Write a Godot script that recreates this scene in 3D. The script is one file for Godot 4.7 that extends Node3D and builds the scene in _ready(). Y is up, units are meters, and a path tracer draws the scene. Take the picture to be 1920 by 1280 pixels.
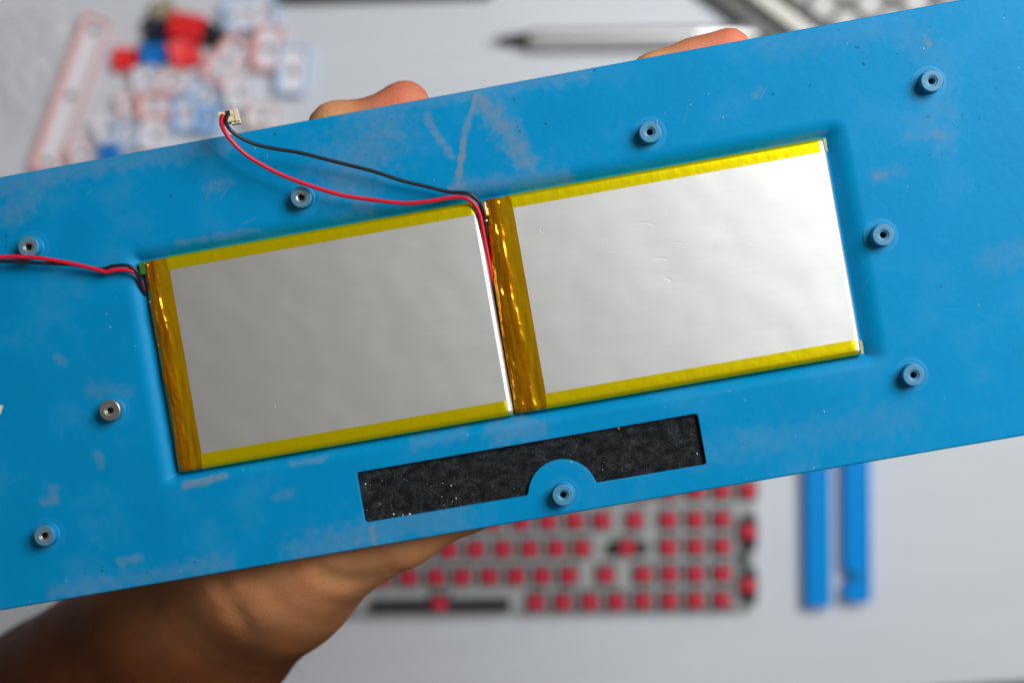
extends Node3D

const H := 1.015            # camera height over the desk
const F := 2640.0           # focal length in photograph pixels
const D0 := 0.48            # camera to case
const MM := 0.001

var M := {}
var CT: Transform3D         # frame of the held case: x along its length, y towards the camera, z across
var taken := {}
var rng := RandomNumberGenerator.new()


func _ready() -> void:
	rng.seed = 77
	# ---------- camera
	var cam := Camera3D.new()
	cam.name = "camera"
	add_child(cam)
	cam.position = Vector3(0, H, 0)
	cam.rotation_degrees = Vector3(-90, 0, 0)
	cam.near = 0.02
	cam.far = 20.0
	var at := CameraAttributesPhysical.new()
	at.frustum_focal_length = 49.5
	at.frustum_focus_distance = 0.475
	at.exposure_aperture = 4.7
	at.frustum_near = 0.02
	at.frustum_far = 20.0
	cam.attributes = at
	cam.fov = rad_to_deg(2.0 * atan(640.0 / F))
	cam.current = true
	# ---------- air and light
	var we := WorldEnvironment.new()
	we.name = "room_air"
	var env := Environment.new()
	env.background_mode = Environment.BG_COLOR
	env.background_color = Color(0.150, 0.132, 0.115).linear_to_srgb()
	env.tonemap_mode = Environment.TONE_MAPPER_LINEAR
	env.tonemap_exposure = 1.0
	env.sdfgi_enabled = true
	env.ssao_enabled = true
	env.ssil_enabled = true
	we.environment = env
	add_child(we)
	var win := AreaLight3D.new()
	win.name = "window_light"
	add_child(win)
	win.area_size = Vector2(0.66, 0.66)
	win.light_color = Color(0.985, 1.0, 0.99)
	win.light_energy = 1.97
	win.area_range = 6.0
	win.shadow_enabled = true
	win.look_at_from_position(Vector3(0.66, 1.30, -0.49), Vector3(0.05, 0.45, 0.02), Vector3.UP)

	CT = Transform3D(Basis(Vector3.UP, deg_to_rad(10.0)) * Basis(Vector3.BACK, deg_to_rad(2.5)) * Basis(Vector3.RIGHT, deg_to_rad(-0.5)), Vector3(0, H - D0, 0))
	make_materials()
	desk()
	case_shell()
	battery("battery_pack", -121.8, true)
	battery("battery_pack", -1.6, false)
	person()
	switch_keyboard()
	rails()
	pen()
	loose_keycaps()
	pale_keyboard()
	small_desk_things()


# ------------------------------------------------------------------ helpers
func wp(px: float, py: float, y: float) -> Vector3:
	# a point at height y that the photograph shows at (px, py)
	var s := (H - y) / F
	return Vector3((px - 960.0) * s, y, (py - 640.0) * s)


func cp(px: float, py: float, h: float) -> Vector3:
	# the same in the frame of the case, h millimetres over its face
	var inv := CT.affine_inverse()
	var o: Vector3 = inv * Vector3(0, H, 0)
	var d: Vector3 = inv.basis * Vector3((px - 960.0) / F, -1.0, (py - 640.0) / F)
	var t := (h * MM - o.y) / d.y
	return o + d * t


func numbered(called: String) -> String:
	var n: int = taken.get(called, 0)
	taken[called] = n + 1
	return called if n == 0 else "%s_%03d" % [called, n]


func thing(called: String, label: String, category: String, xf := Transform3D(), group := "") -> Node3D:
	var o := Node3D.new()
	o.name = numbered(called)
	add_child(o)
	o.transform = xf
	tag(o, label, category, group)
	return o


func tag(o: Node, label: String, category: String, group := "") -> void:
	o.set_meta("label", label)
	o.set_meta("category", category)
	if group != "":
		o.set_meta("group", group)


func part(called: String, mesh: Mesh, m: Material, parent: Node, pos := Vector3.ZERO) -> MeshInstance3D:
	var o := MeshInstance3D.new()
	var n := 0
	for c in parent.get_children():
		var s := str(c.name)
		if s == called or (s.begins_with(called + "_") and s.substr(called.length() + 1).is_valid_int()):
			n += 1
	o.name = called if n == 0 else "%s_%03d" % [called, n]
	o.mesh = mesh
	o.material_override = m
	o.position = pos
	o.cast_shadow = GeometryInstance3D.SHADOW_CASTING_SETTING_ON
	parent.add_child(o, true)
	return o


func lin(r: float, g: float, b: float) -> Color:
	return Color(r, g, b).linear_to_srgb()


func mat(c: Color, rough: float, metal := 0.0) -> StandardMaterial3D:
	var m := StandardMaterial3D.new()
	m.albedo_color = c
	m.roughness = rough
	m.metallic = metal
	return m


func noise(freq: float, sd: int, oct := 3, type := FastNoiseLite.TYPE_SIMPLEX_SMOOTH) -> FastNoiseLite:
	var n := FastNoiseLite.new()
	n.seed = sd
	n.frequency = freq
	n.noise_type = type
	n.fractal_octaves = oct
	return n


func bump(m: StandardMaterial3D, freq: float, sd: int, scale: float, tri: float, oct := 4) -> void:
	var t := ImageTexture.create_from_image(noise(freq, sd, oct).get_seamless_image(256, 256))
	m.heightmap_enabled = true
	m.heightmap_texture = t
	m.heightmap_scale = scale
	m.uv1_triplanar = true
	m.uv1_scale = Vector3.ONE * tri


func grid(nu: int, nv: int, f: Callable) -> SurfaceTool:
	# f(i, j) -> [position, uv]; the outside is where d/di x d/dj points
	var st := SurfaceTool.new()
	st.begin(Mesh.PRIMITIVE_TRIANGLES)
	for j in nv:
		for i in nu:
			var r: Array = f.call(i, j)
			st.set_uv(r[1])
			st.add_vertex(r[0])
	for j in nv - 1:
		for i in nu - 1:
			var a := j * nu + i
			var b := a + 1
			var c := a + nu
			var d := c + 1
			for k in [a, c, b, b, c, d]:
				st.add_index(k)
	st.generate_normals()
	return st


func join(list: Array) -> ArrayMesh:
	var st := SurfaceTool.new()
	st.begin(Mesh.PRIMITIVE_TRIANGLES)
	for s in list:
		st.append_from(s if s is Mesh else s.commit(), 0, Transform3D())
	return st.commit()


func ring(w: float, d: float, r: float, y: float, off := Vector2.ZERO) -> PackedVector3Array:
	var out := PackedVector3Array()
	r = minf(r, minf(w, d) * 0.5 - 0.00001)
	for q in 4:
		var cx: float = (w * 0.5 - r) * [1, -1, -1, 1][q]
		var cz: float = (d * 0.5 - r) * [1, 1, -1, -1][q]
		for k in 5:
			var a := (q + k / 4.0) * PI / 2
			out.append(Vector3(cx + cos(a) * r + off.x, y, cz + sin(a) * r + off.y))
	return out


func loft(rings: Array, cap_first := true, cap_last := true, flat := false) -> SurfaceTool:
	# rings [width, depth, corner, y]; walking outwards-up gives outward faces
	var st := SurfaceTool.new()
	st.begin(Mesh.PRIMITIVE_TRIANGLES)
	st.set_smooth_group(-1)
	var rs := []
	for r in rings:
		rs.append(ring(r[0], r[1], r[2], r[3], r[4] if r.size() > 4 else Vector2.ZERO))
	var n: int = rs[0].size()
	for k in rs.size() - 1:
		for i in n:
			var a: Vector3 = rs[k][i]
			var b: Vector3 = rs[k][(i + 1) % n]
			var c: Vector3 = rs[k + 1][i]
			var d: Vector3 = rs[k + 1][(i + 1) % n]
			for v in [a, b, c, b, d, c]:
				st.add_vertex(v)
	for e in 2:
		if [cap_first, cap_last][e]:
			var rr: PackedVector3Array = rs[0] if e == 0 else rs[-1]
			var mid := Vector3.ZERO
			for v in rr:
				mid += v / n
			for i in n:
				var tri := [mid, rr[(i + 1) % n], rr[i]] if e == 0 else [mid, rr[i], rr[(i + 1) % n]]
				for v in tri:
					st.add_vertex(v)
	st.generate_normals()
	return st


func bevel_box(w: float, h: float, d: float, r: float, corner: float) -> SurfaceTool:
	# a box standing on y = 0 with rounded upright corners and bevelled rims
	return loft([[w - r * 2, d - r * 2, maxf(corner - r, 0.0001), 0], [w, d, corner, r], [w, d, corner, h - r], [w - r * 2, d - r * 2, maxf(corner - r, 0.0001), h]])


func lathe(profile: Array, seg := 40, flat := false) -> SurfaceTool:
	# profile of [r, y] walked so that the outside is on the right when going up outside
	var st := SurfaceTool.new()
	st.begin(Mesh.PRIMITIVE_TRIANGLES)
	for k in profile.size() - 1:
		st.set_smooth_group(k if not flat else -1)
		var p: Array = profile[k]
		var q: Array = profile[k + 1]
		for i in seg:
			var a := TAU * i / seg
			var b := TAU * (i + 1) / seg
			var p0 := Vector3(cos(a) * p[0], p[1], sin(a) * p[0])
			var p1 := Vector3(cos(b) * p[0], p[1], sin(b) * p[0])
			var q0 := Vector3(cos(a) * q[0], q[1], sin(a) * q[0])
			var q1 := Vector3(cos(b) * q[0], q[1], sin(b) * q[0])
			if p[0] > 1e-7:
				for v in [p0, p1, q0]:
					st.add_vertex(v)
			if q[0] > 1e-7:
				for v in [p1, q1, q0]:
					st.add_vertex(v)
	st.generate_normals()
	return st


func tube(points: Array, r: float, seg := 10) -> SurfaceTool:
	# a round wire through points (Catmull-Rom)
	var dense := PackedVector3Array()
	for i in points.size() - 1:
		var p0: Vector3 = points[maxi(i - 1, 0)]
		var p1: Vector3 = points[i]
		var p2: Vector3 = points[i + 1]
		var p3: Vector3 = points[mini(i + 2, points.size() - 1)]
		for k in 6:
			dense.append(p1.cubic_interpolate(p2, p0, p3, k / 6.0))
	dense.append(points[-1])
	var n := dense.size()
	var side := Vector3.UP
	var frames := []
	for i in n:
		var t := (dense[mini(i + 1, n - 1)] - dense[maxi(i - 1, 0)]).normalized()
		side = (side - t * side.dot(t)).normalized()
		frames.append([side, side.cross(t)])
	var body := grid(n, seg + 1, func(i: int, j: int):
		var a := TAU * j / seg
		return [dense[i] + (frames[i][0] * cos(a) + frames[i][1] * sin(a)) * r, Vector2(i / 4.0, j / float(seg))])
	return body


func image_tex(im: Image) -> ImageTexture:
	return ImageTexture.create_from_image(im)


# ------------------------------------------------------------------ materials
func make_materials() -> void:
	M.desk = mat(lin(0.68, 0.71, 0.785), 0.45)
	var dn := noise(0.01, 5, 4)
	var di := Image.create(512, 512, false, Image.FORMAT_RGB8)
	for y in 512:
		for x in 512:
			var v := 0.985 + 0.015 * dn.get_noise_2d(x * 0.6, y * 6.0)
			di.set_pixel(x, y, Color(v, v, v))
	M.desk.albedo_texture = image_tex(di)
	M.desk.uv1_triplanar = true
	M.desk.uv1_scale = Vector3.ONE * 1.3
	M.floor = mat(lin(0.02, 0.016, 0.02), 0.8)
	bump(M.floor, 0.05, 9, 0.05, 6.0)
	M.yellow = mat(lin(0.90, 0.74, 0.0), 0.36, 0.85)
	bump(M.yellow, 0.03, 21, 0.004, 25.0, 3)
	M.tab = mat(lin(0.5, 0.52, 0.28), 0.5)
	bump(M.tab, 0.1, 22, 0.05, 200.0)
	M.red_wire = mat(lin(0.62, 0.004, 0.025), 0.35)
	M.black_wire = mat(lin(0.012, 0.012, 0.018), 0.38)
	M.cream = mat(lin(0.62, 0.53, 0.36), 0.45)
	M.dark = mat(lin(0.004, 0.004, 0.006), 0.6)
	M.pcb = mat(lin(0.03, 0.16, 0.02), 0.4)
	M.solder = mat(lin(0.75, 0.75, 0.72), 0.25, 1.0)
	M.steel = mat(lin(0.55, 0.55, 0.55), 0.34, 1.0)
	bump(M.steel, 0.03, 31, 0.004, 80.0, 2)
	M.post = mat(lin(0.002, 0.215, 0.46), 0.46)
	bump(M.post, 0.03, 33, 0.002, 60.0, 2)
	M.post_worn = mat(lin(0.055, 0.215, 0.375), 0.48)
	bump(M.post_worn, 0.03, 34, 0.004, 60.0, 2)
	M.post_grey = mat(lin(0.075, 0.205, 0.315), 0.44, 0.1)
	bump(M.post_grey, 0.03, 35, 0.004, 60.0, 2)
	M.plate = mat(lin(0.42, 0.43, 0.44), 0.5)
	M.housing = mat(lin(0.07, 0.07, 0.076), 0.35)
	M.housing_dark = mat(lin(0.02, 0.022, 0.026), 0.4)
	M.stem = mat(lin(0.85, 0.014, 0.065), 0.4)
	M.black_plastic = mat(lin(0.008, 0.012, 0.016), 0.4)
	M.rail = mat(lin(0.0, 0.27, 0.78), 0.45)
	M.rail.metallic_specular = 0.25
	bump(M.rail, 0.03, 41, 0.01, 30.0)
	M.pen = mat(lin(0.74, 0.75, 0.76), 0.3, 0.6)
	M.pen_dark = mat(lin(0.03, 0.03, 0.03), 0.4)
	M.cap_white = mat(lin(0.86, 0.84, 0.92), 0.4)
	M.cap_pink = mat(lin(0.86, 0.36, 0.33), 0.4)
	M.cap_pale_pink = mat(lin(0.82, 0.62, 0.63), 0.4)
	M.cap_coral = mat(lin(0.82, 0.14, 0.12), 0.4)
	M.cap_sky = mat(lin(0.17, 0.45, 0.88), 0.4)
	M.cap_pale_blue = mat(lin(0.42, 0.62, 0.92), 0.4)
	M.cap_grey = mat(lin(0.30, 0.32, 0.36), 0.5)
	M.cap_red = mat(lin(0.92, 0.025, 0.03), 0.4)
	M.cap_blue = mat(lin(0.004, 0.20, 0.65), 0.4)
	M.cap_navy = mat(lin(0.01, 0.014, 0.03), 0.4)
	M.cap_black = mat(lin(0.012, 0.012, 0.013), 0.4)
	M.cap_tan = mat(lin(0.36, 0.30, 0.20), 0.5)
	M.pale_frame = mat(lin(0.36, 0.35, 0.33), 0.4, 0.3)
	M.pale_key = mat(lin(0.58, 0.56, 0.56), 0.45)
	M.pale_deck = mat(lin(0.09, 0.09, 0.085), 0.5)
	M.slab = mat(lin(0.05, 0.045, 0.055), 0.5)
	M.crumb = mat(lin(0.72, 0.70, 0.66), 0.8)
	M.crumb_brown = mat(lin(0.5, 0.25, 0.05), 0.7)
	M.bag = mat(Color(0.93, 0.93, 0.95, 0.3), 0.3)
	M.bag.transparency = BaseMaterial3D.TRANSPARENCY_ALPHA
	M.case = case_material()
	M.case.metallic_specular = 0.22
	M.post.metallic_specular = 0.35
	M.foil = foil_material(51)
	M.foil_creased = foil_material(52)
	M.orange = tape_material()
	M.felt = felt_material()
	M.hair = mat(lin(0.012, 0.007, 0.004), 0.5)
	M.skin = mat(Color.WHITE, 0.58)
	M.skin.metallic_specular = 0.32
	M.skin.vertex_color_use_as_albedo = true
	M.skin.subsurf_scatter_enabled = true
	M.skin.subsurf_scatter_strength = 0.12
	bump(M.skin, 0.06, 61, 0.010, 50.0, 4)


func foil_material(sd: int) -> StandardMaterial3D:
	var w := 1024
	var h := 640
	var n1 := noise(0.004, sd, 2)
	var n2 := noise(0.02, sd + 1, 3)
	var hm := PackedFloat32Array()
	hm.resize(w * h)
	for y in h:
		for x in w:
			hm[y * w + x] = 0.5 + (0.09 if sd == 52 else 0.13) * n1.get_noise_2d(x, y * 1.3) + (0.008 if sd == 52 else 0.014) * n2.get_noise_2d(x * 0.18, y * 1.1)
	# dents and scratches: short arcs pressed into the foil
	var r := RandomNumberGenerator.new()
	r.seed = sd
	var arcs := []
	if sd == 52:
		arcs = [[430, 210, 60, 4.4, 5.6, 2.2], [455, 330, 70, 4.6, 5.3, 2.6], [465, 350, 30, 4.8, 5.8, 2.4], [330, 255, 40, 4.3, 5.0, 2.0], [130, 120, 6, 0.0, 6.2, 1.8], [520, 270, 46, 4.5, 5.3, 1.8]]
	for k in 16:
		arcs.append([r.randi_range(60, w - 60), r.randi_range(60, h - 60), r.randf_range(8, 60), r.randf_range(0, 6), 0.0, r.randf_range(0.8, 1.4)])
		arcs[-1][4] = arcs[-1][3] + r.randf_range(0.1, 0.5)
	for a in arcs:
		var steps: int = int(a[2] * (a[4] - a[3])) + 2
		for s in steps:
			var t := float(s) / (steps - 1)
			var ang: float = lerpf(a[3], a[4], t)
			var cx: float = a[0] + cos(ang) * a[2]
			var cy: float = a[1] + sin(ang) * a[2]
			var amp := 0.017 * sin(PI * t)
			for dy in range(-5, 6):
				for dx in range(-5, 6):
					var x := int(cx) + dx
					var y := int(cy) + dy
					if x >= 0 and y >= 0 and x < w and y < h:
						var dd: float = (Vector2(x - cx, y - cy).length_squared()) / (a[5] * a[5])
						hm[y * w + x] -= amp * exp(-dd) * 0.5
	var im := Image.create(w, h, false, Image.FORMAT_RF)
	im.set_data(w, h, false, Image.FORMAT_RF, hm.to_byte_array())
	var m := mat(lin(0.655, 0.655, 0.66), 0.52, 1.0)
	m.heightmap_enabled = true
	m.heightmap_texture = image_tex(im)
	m.heightmap_scale = 0.075 if sd == 52 else 0.06
	return m


func tape_material() -> StandardMaterial3D:
	# amber film in overlapping layers: x across the tape, y along it
	var w := 128
	var h := 512
	var n := noise(0.02, 71, 3)
	var im := Image.create(w, h, false, Image.FORMAT_RGB8)
	for y in h:
		for x in w:
			var u := x / float(w)
			var v: float = n.get_noise_2d(x * 1.4, y * 0.18)
			var c := Color(0.70, 0.27, 0.0)
			if u > 0.74:
				c = Color(0.70, 0.40, 0.0)
			if u > 0.42 and u < 0.50:
				c = c.lerp(Color(0.30, 0.11, 0.002), 0.6)
			if u < 0.22:
				c = Color(0.46, 0.17, 0.0)
			c = c.lerp(Color(0.62, 0.34, 0.01), clampf(v * 1.1, 0.0, 0.8)) if v > 0 else c.lerp(Color(0.36, 0.12, 0.002), clampf(-v * 1.1, 0.0, 0.7))
			if (y * 7 + 13) % 61 == 0 and u > 0.2 and u < 0.6 and int(y / 61.0) % 3 == 0:
				c = c.darkened(0.4)
			im.set_pixel(x, y, c.linear_to_srgb())
	var m := mat(Color.WHITE, 0.22, 0.75)
	m.albedo_texture = image_tex(im)
	return m


func felt_material() -> StandardMaterial3D:
	var w := 1024
	var h := 160
	var n1 := noise(0.035, 81, 4)
	var val := PackedFloat32Array()
	val.resize(w * h)
	for y in h:
		for x in w:
			val[y * w + x] = 0.0105 * (1.0 + 0.9 * n1.get_noise_2d(x * 0.6, y * 1.2))
	var r := RandomNumberGenerator.new()
	r.seed = 83
	for k in 5200:
		# single fibres, lying mostly along the sheet
		var p := Vector2(r.randf() * w, r.randf() * h)
		var ang := r.randfn(0.0, 0.7)
		var bend := r.randf_range(-0.12, 0.12)
		var lit := r.randf_range(0.005, 0.027) * (1.0 + 1.3 * n1.get_noise_2d(p.x * 0.6, p.y * 1.2))
		for q in r.randi_range(4, 16):
			p += Vector2(cos(ang), sin(ang))
			ang += bend
			if p.x >= 0 and p.y >= 0 and p.x < w and p.y < h:
				var i := int(p.y) * w + int(p.x)
				val[i] = minf(val[i] + maxf(lit, 0.0), 0.09)
	var im := Image.create(w, h, false, Image.FORMAT_RGB8)
	for y in h:
		for x in w:
			var v := val[y * w + x]
			im.set_pixel(x, y, Color(v, v * 1.1, v * 1.2).linear_to_srgb())
	var m := mat(Color.WHITE, 0.9)
	m.metallic_specular = 0.2
	m.albedo_texture = image_tex(im)
	m.heightmap_enabled = true
	m.heightmap_texture = m.albedo_texture
	m.heightmap_scale = 0.06
	return m


const TW := 2048
const TH := 768
const U0 := -200.0
const U1 := 196.0
const V0 := -87.0
const V1 := 61.0


func tx(px: float, py: float) -> Vector2:
	var p := cp(px, py, 0.0) / MM
	return Vector2((p.x - U0) / (U1 - U0) * TW, (p.z - V0) / (V1 - V0) * TH)


func stroke(mask: PackedFloat32Array, pts: Array, width: float, strength: float) -> void:
	# a smudge along points given as [px, py], width in photograph pixels
	var k := TW / (U1 - U0) * 0.182
	var ragged := noise(0.035, 95, 4)
	var r := width * k * 0.5
	for i in maxi(pts.size() - 1, 1):
		var a := tx(pts[i][0], pts[i][1])
		var b := tx(pts[mini(i + 1, pts.size() - 1)][0], pts[mini(i + 1, pts.size() - 1)][1])
		var x0 := maxi(0, int(minf(a.x, b.x) - r * 1.5))
		var x1 := mini(TW - 1, int(maxf(a.x, b.x) + r * 1.5))
		var y0 := maxi(0, int(minf(a.y, b.y) - r * 1.5))
		var y1 := mini(TH - 1, int(maxf(a.y, b.y) + r * 1.5))
		for y in range(y0, y1 + 1):
			for x in range(x0, x1 + 1):
				var p := Vector2(x, y)
				var d := p.distance_to(Geometry2D.get_closest_point_to_segment(p, a, b)) / r
				if width > 5.0:
					d += 0.75 * ragged.get_noise_2d(x, y)
				var s := strength * (1.0 - smoothstep(0.1, 1.35, d))
				var at := y * TW + x
				if s > mask[at]:
					mask[at] = s


func case_material() -> StandardMaterial3D:
	var low := noise(0.006, 91, 4).get_image(TW, TH).get_data()
	var fine := noise(0.045, 92, 4).get_image(TW, TH).get_data()
	var grain := noise(0.4, 93, 2).get_image(TW, TH).get_data()
	var mask := PackedFloat32Array()
	mask.resize(TW * TH)
	# broad hazy wear
	stroke(mask, [[640, 330], [700, 260], [720, 215]], 150, 0.30)
	stroke(mask, [[905, 190], [945, 240], [985, 300]], 55, 0.55)
	stroke(mask, [[690, 380], [640, 345]], 50, 0.45)
	stroke(mask, [[860, 350], [980, 335], [1060, 330]], 40, 0.40)
	stroke(mask, [[640, 215], [900, 172], [1100, 135]], 36, 0.35)
	stroke(mask, [[0, 350], [180, 310], [420, 270]], 46, 0.35)
	stroke(mask, [[20, 400], [60, 360]], 60, 0.35)
	stroke(mask, [[560, 1035], [760, 985], [860, 970]], 70, 0.32)
	stroke(mask, [[100, 1110], [420, 1055]], 40, 0.30)
	stroke(mask, [[1700, 60], [1760, 110], [1770, 200]], 70, 0.20)
	stroke(mask, [[1440, 90], [1640, 55]], 60, 0.16)
	stroke(mask, [[1720, 240], [1770, 260]], 60, 0.22)
	stroke(mask, [[1640, 330], [1690, 318]], 30, 0.22)
	stroke(mask, [[1860, 490], [1910, 470]], 60, 0.22)
	stroke(mask, [[1300, 850], [1700, 780]], 70, 0.16)
	stroke(mask, [[930, 810], [1000, 800]], 50, 0.40)
	stroke(mask, [[870, 810], [780, 830]], 30, 0.25)
	# scuffs with an outline
	stroke(mask, [[893, 175], [886, 200], [872, 245], [863, 300], [858, 345]], 13, 0.95)
	stroke(mask, [[848, 350], [866, 345]], 22, 0.85)
	stroke(mask, [[797, 215], [806, 235], [828, 265], [845, 292]], 18, 0.65)
	stroke(mask, [[345, 908], [400, 898], [418, 893]], 16, 0.75)
	stroke(mask, [[225, 1052], [262, 1044]], 18, 0.6)
	stroke(mask, [[100, 915], [104, 935], [82, 938]], 20, 0.55)
	stroke(mask, [[180, 850], [190, 870]], 20, 0.4)
	stroke(mask, [[105, 672], [118, 680]], 18, 0.4)
	stroke(mask, [[545, 870], [610, 858]], 14, 0.5)
	stroke(mask, [[360, 1048], [400, 1058]], 10, 0.4)
	stroke(mask, [[385, 350], [430, 340]], 22, 0.25)
	stroke(mask, [[520, 930], [545, 925]], 24, 0.25)
	stroke(mask, [[1415, 178], [1425, 168]], 16, 0.35)
	stroke(mask, [[170, 730], [230, 735]], 40, 0.25)
	stroke(mask, [[1300, 320], [1540, 248]], 20, 0.40)
	stroke(mask, [[330, 455], [480, 430]], 14, 0.4)
	stroke(mask, [[1490, 880], [1530, 872]], 30, 0.12)
	var brown := PackedFloat32Array()
	brown.resize(TW * TH)
	stroke(brown, [[905, 190], [950, 245], [985, 300]], 40, 0.22)
	stroke(brown, [[720, 250], [650, 330]], 70, 0.10)
	stroke(brown, [[345, 908], [418, 893]], 14, 0.3)
	stroke(brown, [[1300, 322], [1420, 290]], 16, 0.25)
	stroke(brown, [[697, 990], [702, 1020]], 12, 0.6)
	stroke(brown, [[870, 262], [861, 325]], 10, 0.45)
	stroke(brown, [[890, 178], [884, 205]], 9, 0.5)
	stroke(brown, [[1735, 70], [1742, 82]], 14, 0.35)
	stroke(brown, [[1757, 250], [1765, 255]], 16, 0.3)
	stroke(brown, [[672, 1010], [668, 1022]], 8, 0.4)
	stroke(brown, [[1640, 331], [1660, 326]], 10, 0.3)
	var dark := PackedFloat32Array()
	dark.resize(TW * TH)
	for p in [[964, 186], [970, 236], [973, 243], [1020, 230], [1051, 228], [1605, 87], [1607, 89], [1450, 174], [1682, 100], [1883, 28], [220, 554], [684, 290], [735, 225], [1765, 535], [1560, 665], [1535, 650], [1741, 218], [1804, 214], [1836, 222], [1573, 57], [1620, 120], [513, 249], [400, 345], [414, 355], [320, 365], [157, 1074], [190, 1068], [192, 1062], [275, 1073], [365, 1053], [1116, 130], [1290, 85], [12, 440], [12, 450], [11, 460], [1795, 238], [1742, 290], [1767, 287], [1520, 158]]:
		stroke(dark, [p, [p[0] + rng.randf_range(-4, 4), p[1] + rng.randf_range(-3, 3)]], rng.randf_range(2.5, 4.2), rng.randf_range(0.4, 0.8))
	for k in 170:
		var p := [rng.randf_range(0, 1920), rng.randf_range(0, 1140)]
		stroke(dark, [p, [p[0] + rng.randf_range(-3, 3), p[1] + rng.randf_range(-3, 3)]], rng.randf_range(1.4, 2.6), rng.randf_range(0.15, 0.5))
	# fine scratches
	for k in 46:
		var p := Vector2(rng.randf_range(0, 1920), rng.randf_range(60, 1100))
		var d := Vector2.from_angle(rng.randf_range(0, PI)) * rng.randf_range(6, 34)
		stroke(mask, [[p.x, p.y], [p.x + d.x * 0.5, p.y + d.y * 0.5 + rng.randf_range(-2, 2)], [p.x + d.x, p.y + d.y]], rng.randf_range(1.4, 2.4), rng.randf_range(0.12, 0.4))
	for q in [[400, 345, 416, 338], [404, 360, 420, 352], [412, 372, 432, 345], [385, 372, 398, 352], [455, 418, 478, 408], [1425, 186, 1438, 160]]:
		stroke(brown, [[q[0], q[1]], [q[2], q[3]]], 3.0, 0.30)
	var light := PackedFloat32Array()
	light.resize(TW * TH)
	for k in 70:
		var p := [rng.randf_range(0, 1920), rng.randf_range(0, 1140)]
		stroke(light, [p, [p[0] + rng.randf_range(-2, 2), p[1] + rng.randf_range(-2, 2)]], rng.randf_range(1.4, 2.8), rng.randf_range(0.2, 0.7))
	var base := Vector3(0.0, 0.215, 0.47)
	var haze := Vector3(0.135, 0.22, 0.345)
	var brn := Vector3(0.22, 0.20, 0.17)
	var gamma := PackedByteArray()
	for i in 4097:
		gamma.append(int(round(255.0 * Color(i / 4096.0, 0, 0).linear_to_srgb().r)))
	var out := PackedByteArray()
	out.resize(TW * TH * 3)
	var rough := PackedByteArray()
	rough.resize(TW * TH)
	for i in TW * TH:
		var l := low[i] / 255.0 - 0.5
		var f := fine[i] / 255.0 - 0.5
		var g := grain[i] / 255.0 - 0.5
		var w := mask[i]
		w = clampf(w * (0.74 + 0.7 * f + 0.5 * g) + maxf(0.0, l + 0.2 * f - 0.05) * 0.22, 0.0, 0.9)
		var c := base.lerp(haze, w)
		if brown[i] > 0.0:
			c = c.lerp(brn, clampf(brown[i] * (0.8 + f + g), 0.0, 1.0))
		c *= 1.0 + 0.10 * l + 0.06 * g
		if dark[i] > 0.0:
			c = c.lerp(Vector3(0.008, 0.03, 0.06), dark[i])
		if light[i] > 0.0:
			c = c.lerp(Vector3(0.55, 0.62, 0.66), light[i])
		out[i * 3] = gamma[int(clampf(c.x, 0, 1) * 4096)]
		out[i * 3 + 1] = gamma[int(clampf(c.y, 0, 1) * 4096)]
		out[i * 3 + 2] = gamma[int(clampf(c.z, 0, 1) * 4096)]
		rough[i] = int(255 * clampf(0.44 + 0.20 * w + 0.06 * g + 0.05 * f, 0, 1))
	var m := mat(Color.WHITE, 1.0)
	m.albedo_texture = image_tex(Image.create_from_data(TW, TH, false, Image.FORMAT_RGB8, out))
	m.roughness_texture = image_tex(Image.create_from_data(TW, TH, false, Image.FORMAT_L8, rough))
	m.roughness_texture_channel = BaseMaterial3D.TEXTURE_CHANNEL_GRAYSCALE
	m.heightmap_enabled = true
	m.heightmap_texture = image_tex(Image.create_from_data(TW, TH, false, Image.FORMAT_L8, fine))
	m.heightmap_scale = 0.0035
	return m


# ------------------------------------------------------------------ setting
func desk() -> void:
	var f := MeshInstance3D.new()
	f.name = "floor"
	var pm := PlaneMesh.new()
	pm.size = Vector2(8, 8)
	f.mesh = pm
	f.material_override = M.floor
	f.position = Vector3(0, -0.74, 0)
	f.set_meta("kind", "structure")
	add_child(f)
	var t := thing("desk", "white laminate desk top under the scattered keyboard pieces", "desk", Transform3D(Basis(Vector3.UP, deg_to_rad(4.0)), Vector3.ZERO))
	# the front edge shows at the lower right of the frame
	var front: float = (t.transform.affine_inverse() * wp(1880, 1283, 0.0)).z
	var depth := 0.62
	part("desk_top", loft([[1.9, depth - 0.004, 0.01, -0.028], [1.904, depth, 0.01, -0.025], [1.904, depth, 0.01, -0.002], [1.9, depth - 0.004, 0.01, 0.0]]).commit(), M.desk, t, Vector3(0, 0, front - depth / 2))
	for s in [[-0.9, 0.03], [0.9, 0.03], [-0.9, 0.59], [0.9, 0.59]]:
		part("leg", bevel_box(0.05, 0.71, 0.05, 0.002, 0.004).commit(), M.slab, t, Vector3(s[0], -0.738, front - s[1]))


# ------------------------------------------------------------------ the held case
const WELL := [-122.6, 117.0, -50.0, 25.2]    # floor of the battery well: u0, u1, v0, v1
const WELL_D := 3.3


func well(u: float, v: float) -> float:
	var a := maxf(0.0, maxf((WELL[0] - u) / 6.5, (u - WELL[1]) / 7.6))
	var b := maxf(0.0, maxf((WELL[2] - v) / 6.5, (v - WELL[3]) / 5.0))
	var r := sqrt(a * a + b * b)
	return -WELL_D * pow(1.0 - minf(r, 1.0), lerpf(2.5, 1.75, clampf((u - WELL[1]) / 7.6 / maxf(r, 0.001), 0.0, 1.0)))


func case_uv(u: float, v: float) -> Vector2:
	return Vector2((u - U0) / (U1 - U0), (v - V0) / (V1 - V0))


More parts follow.
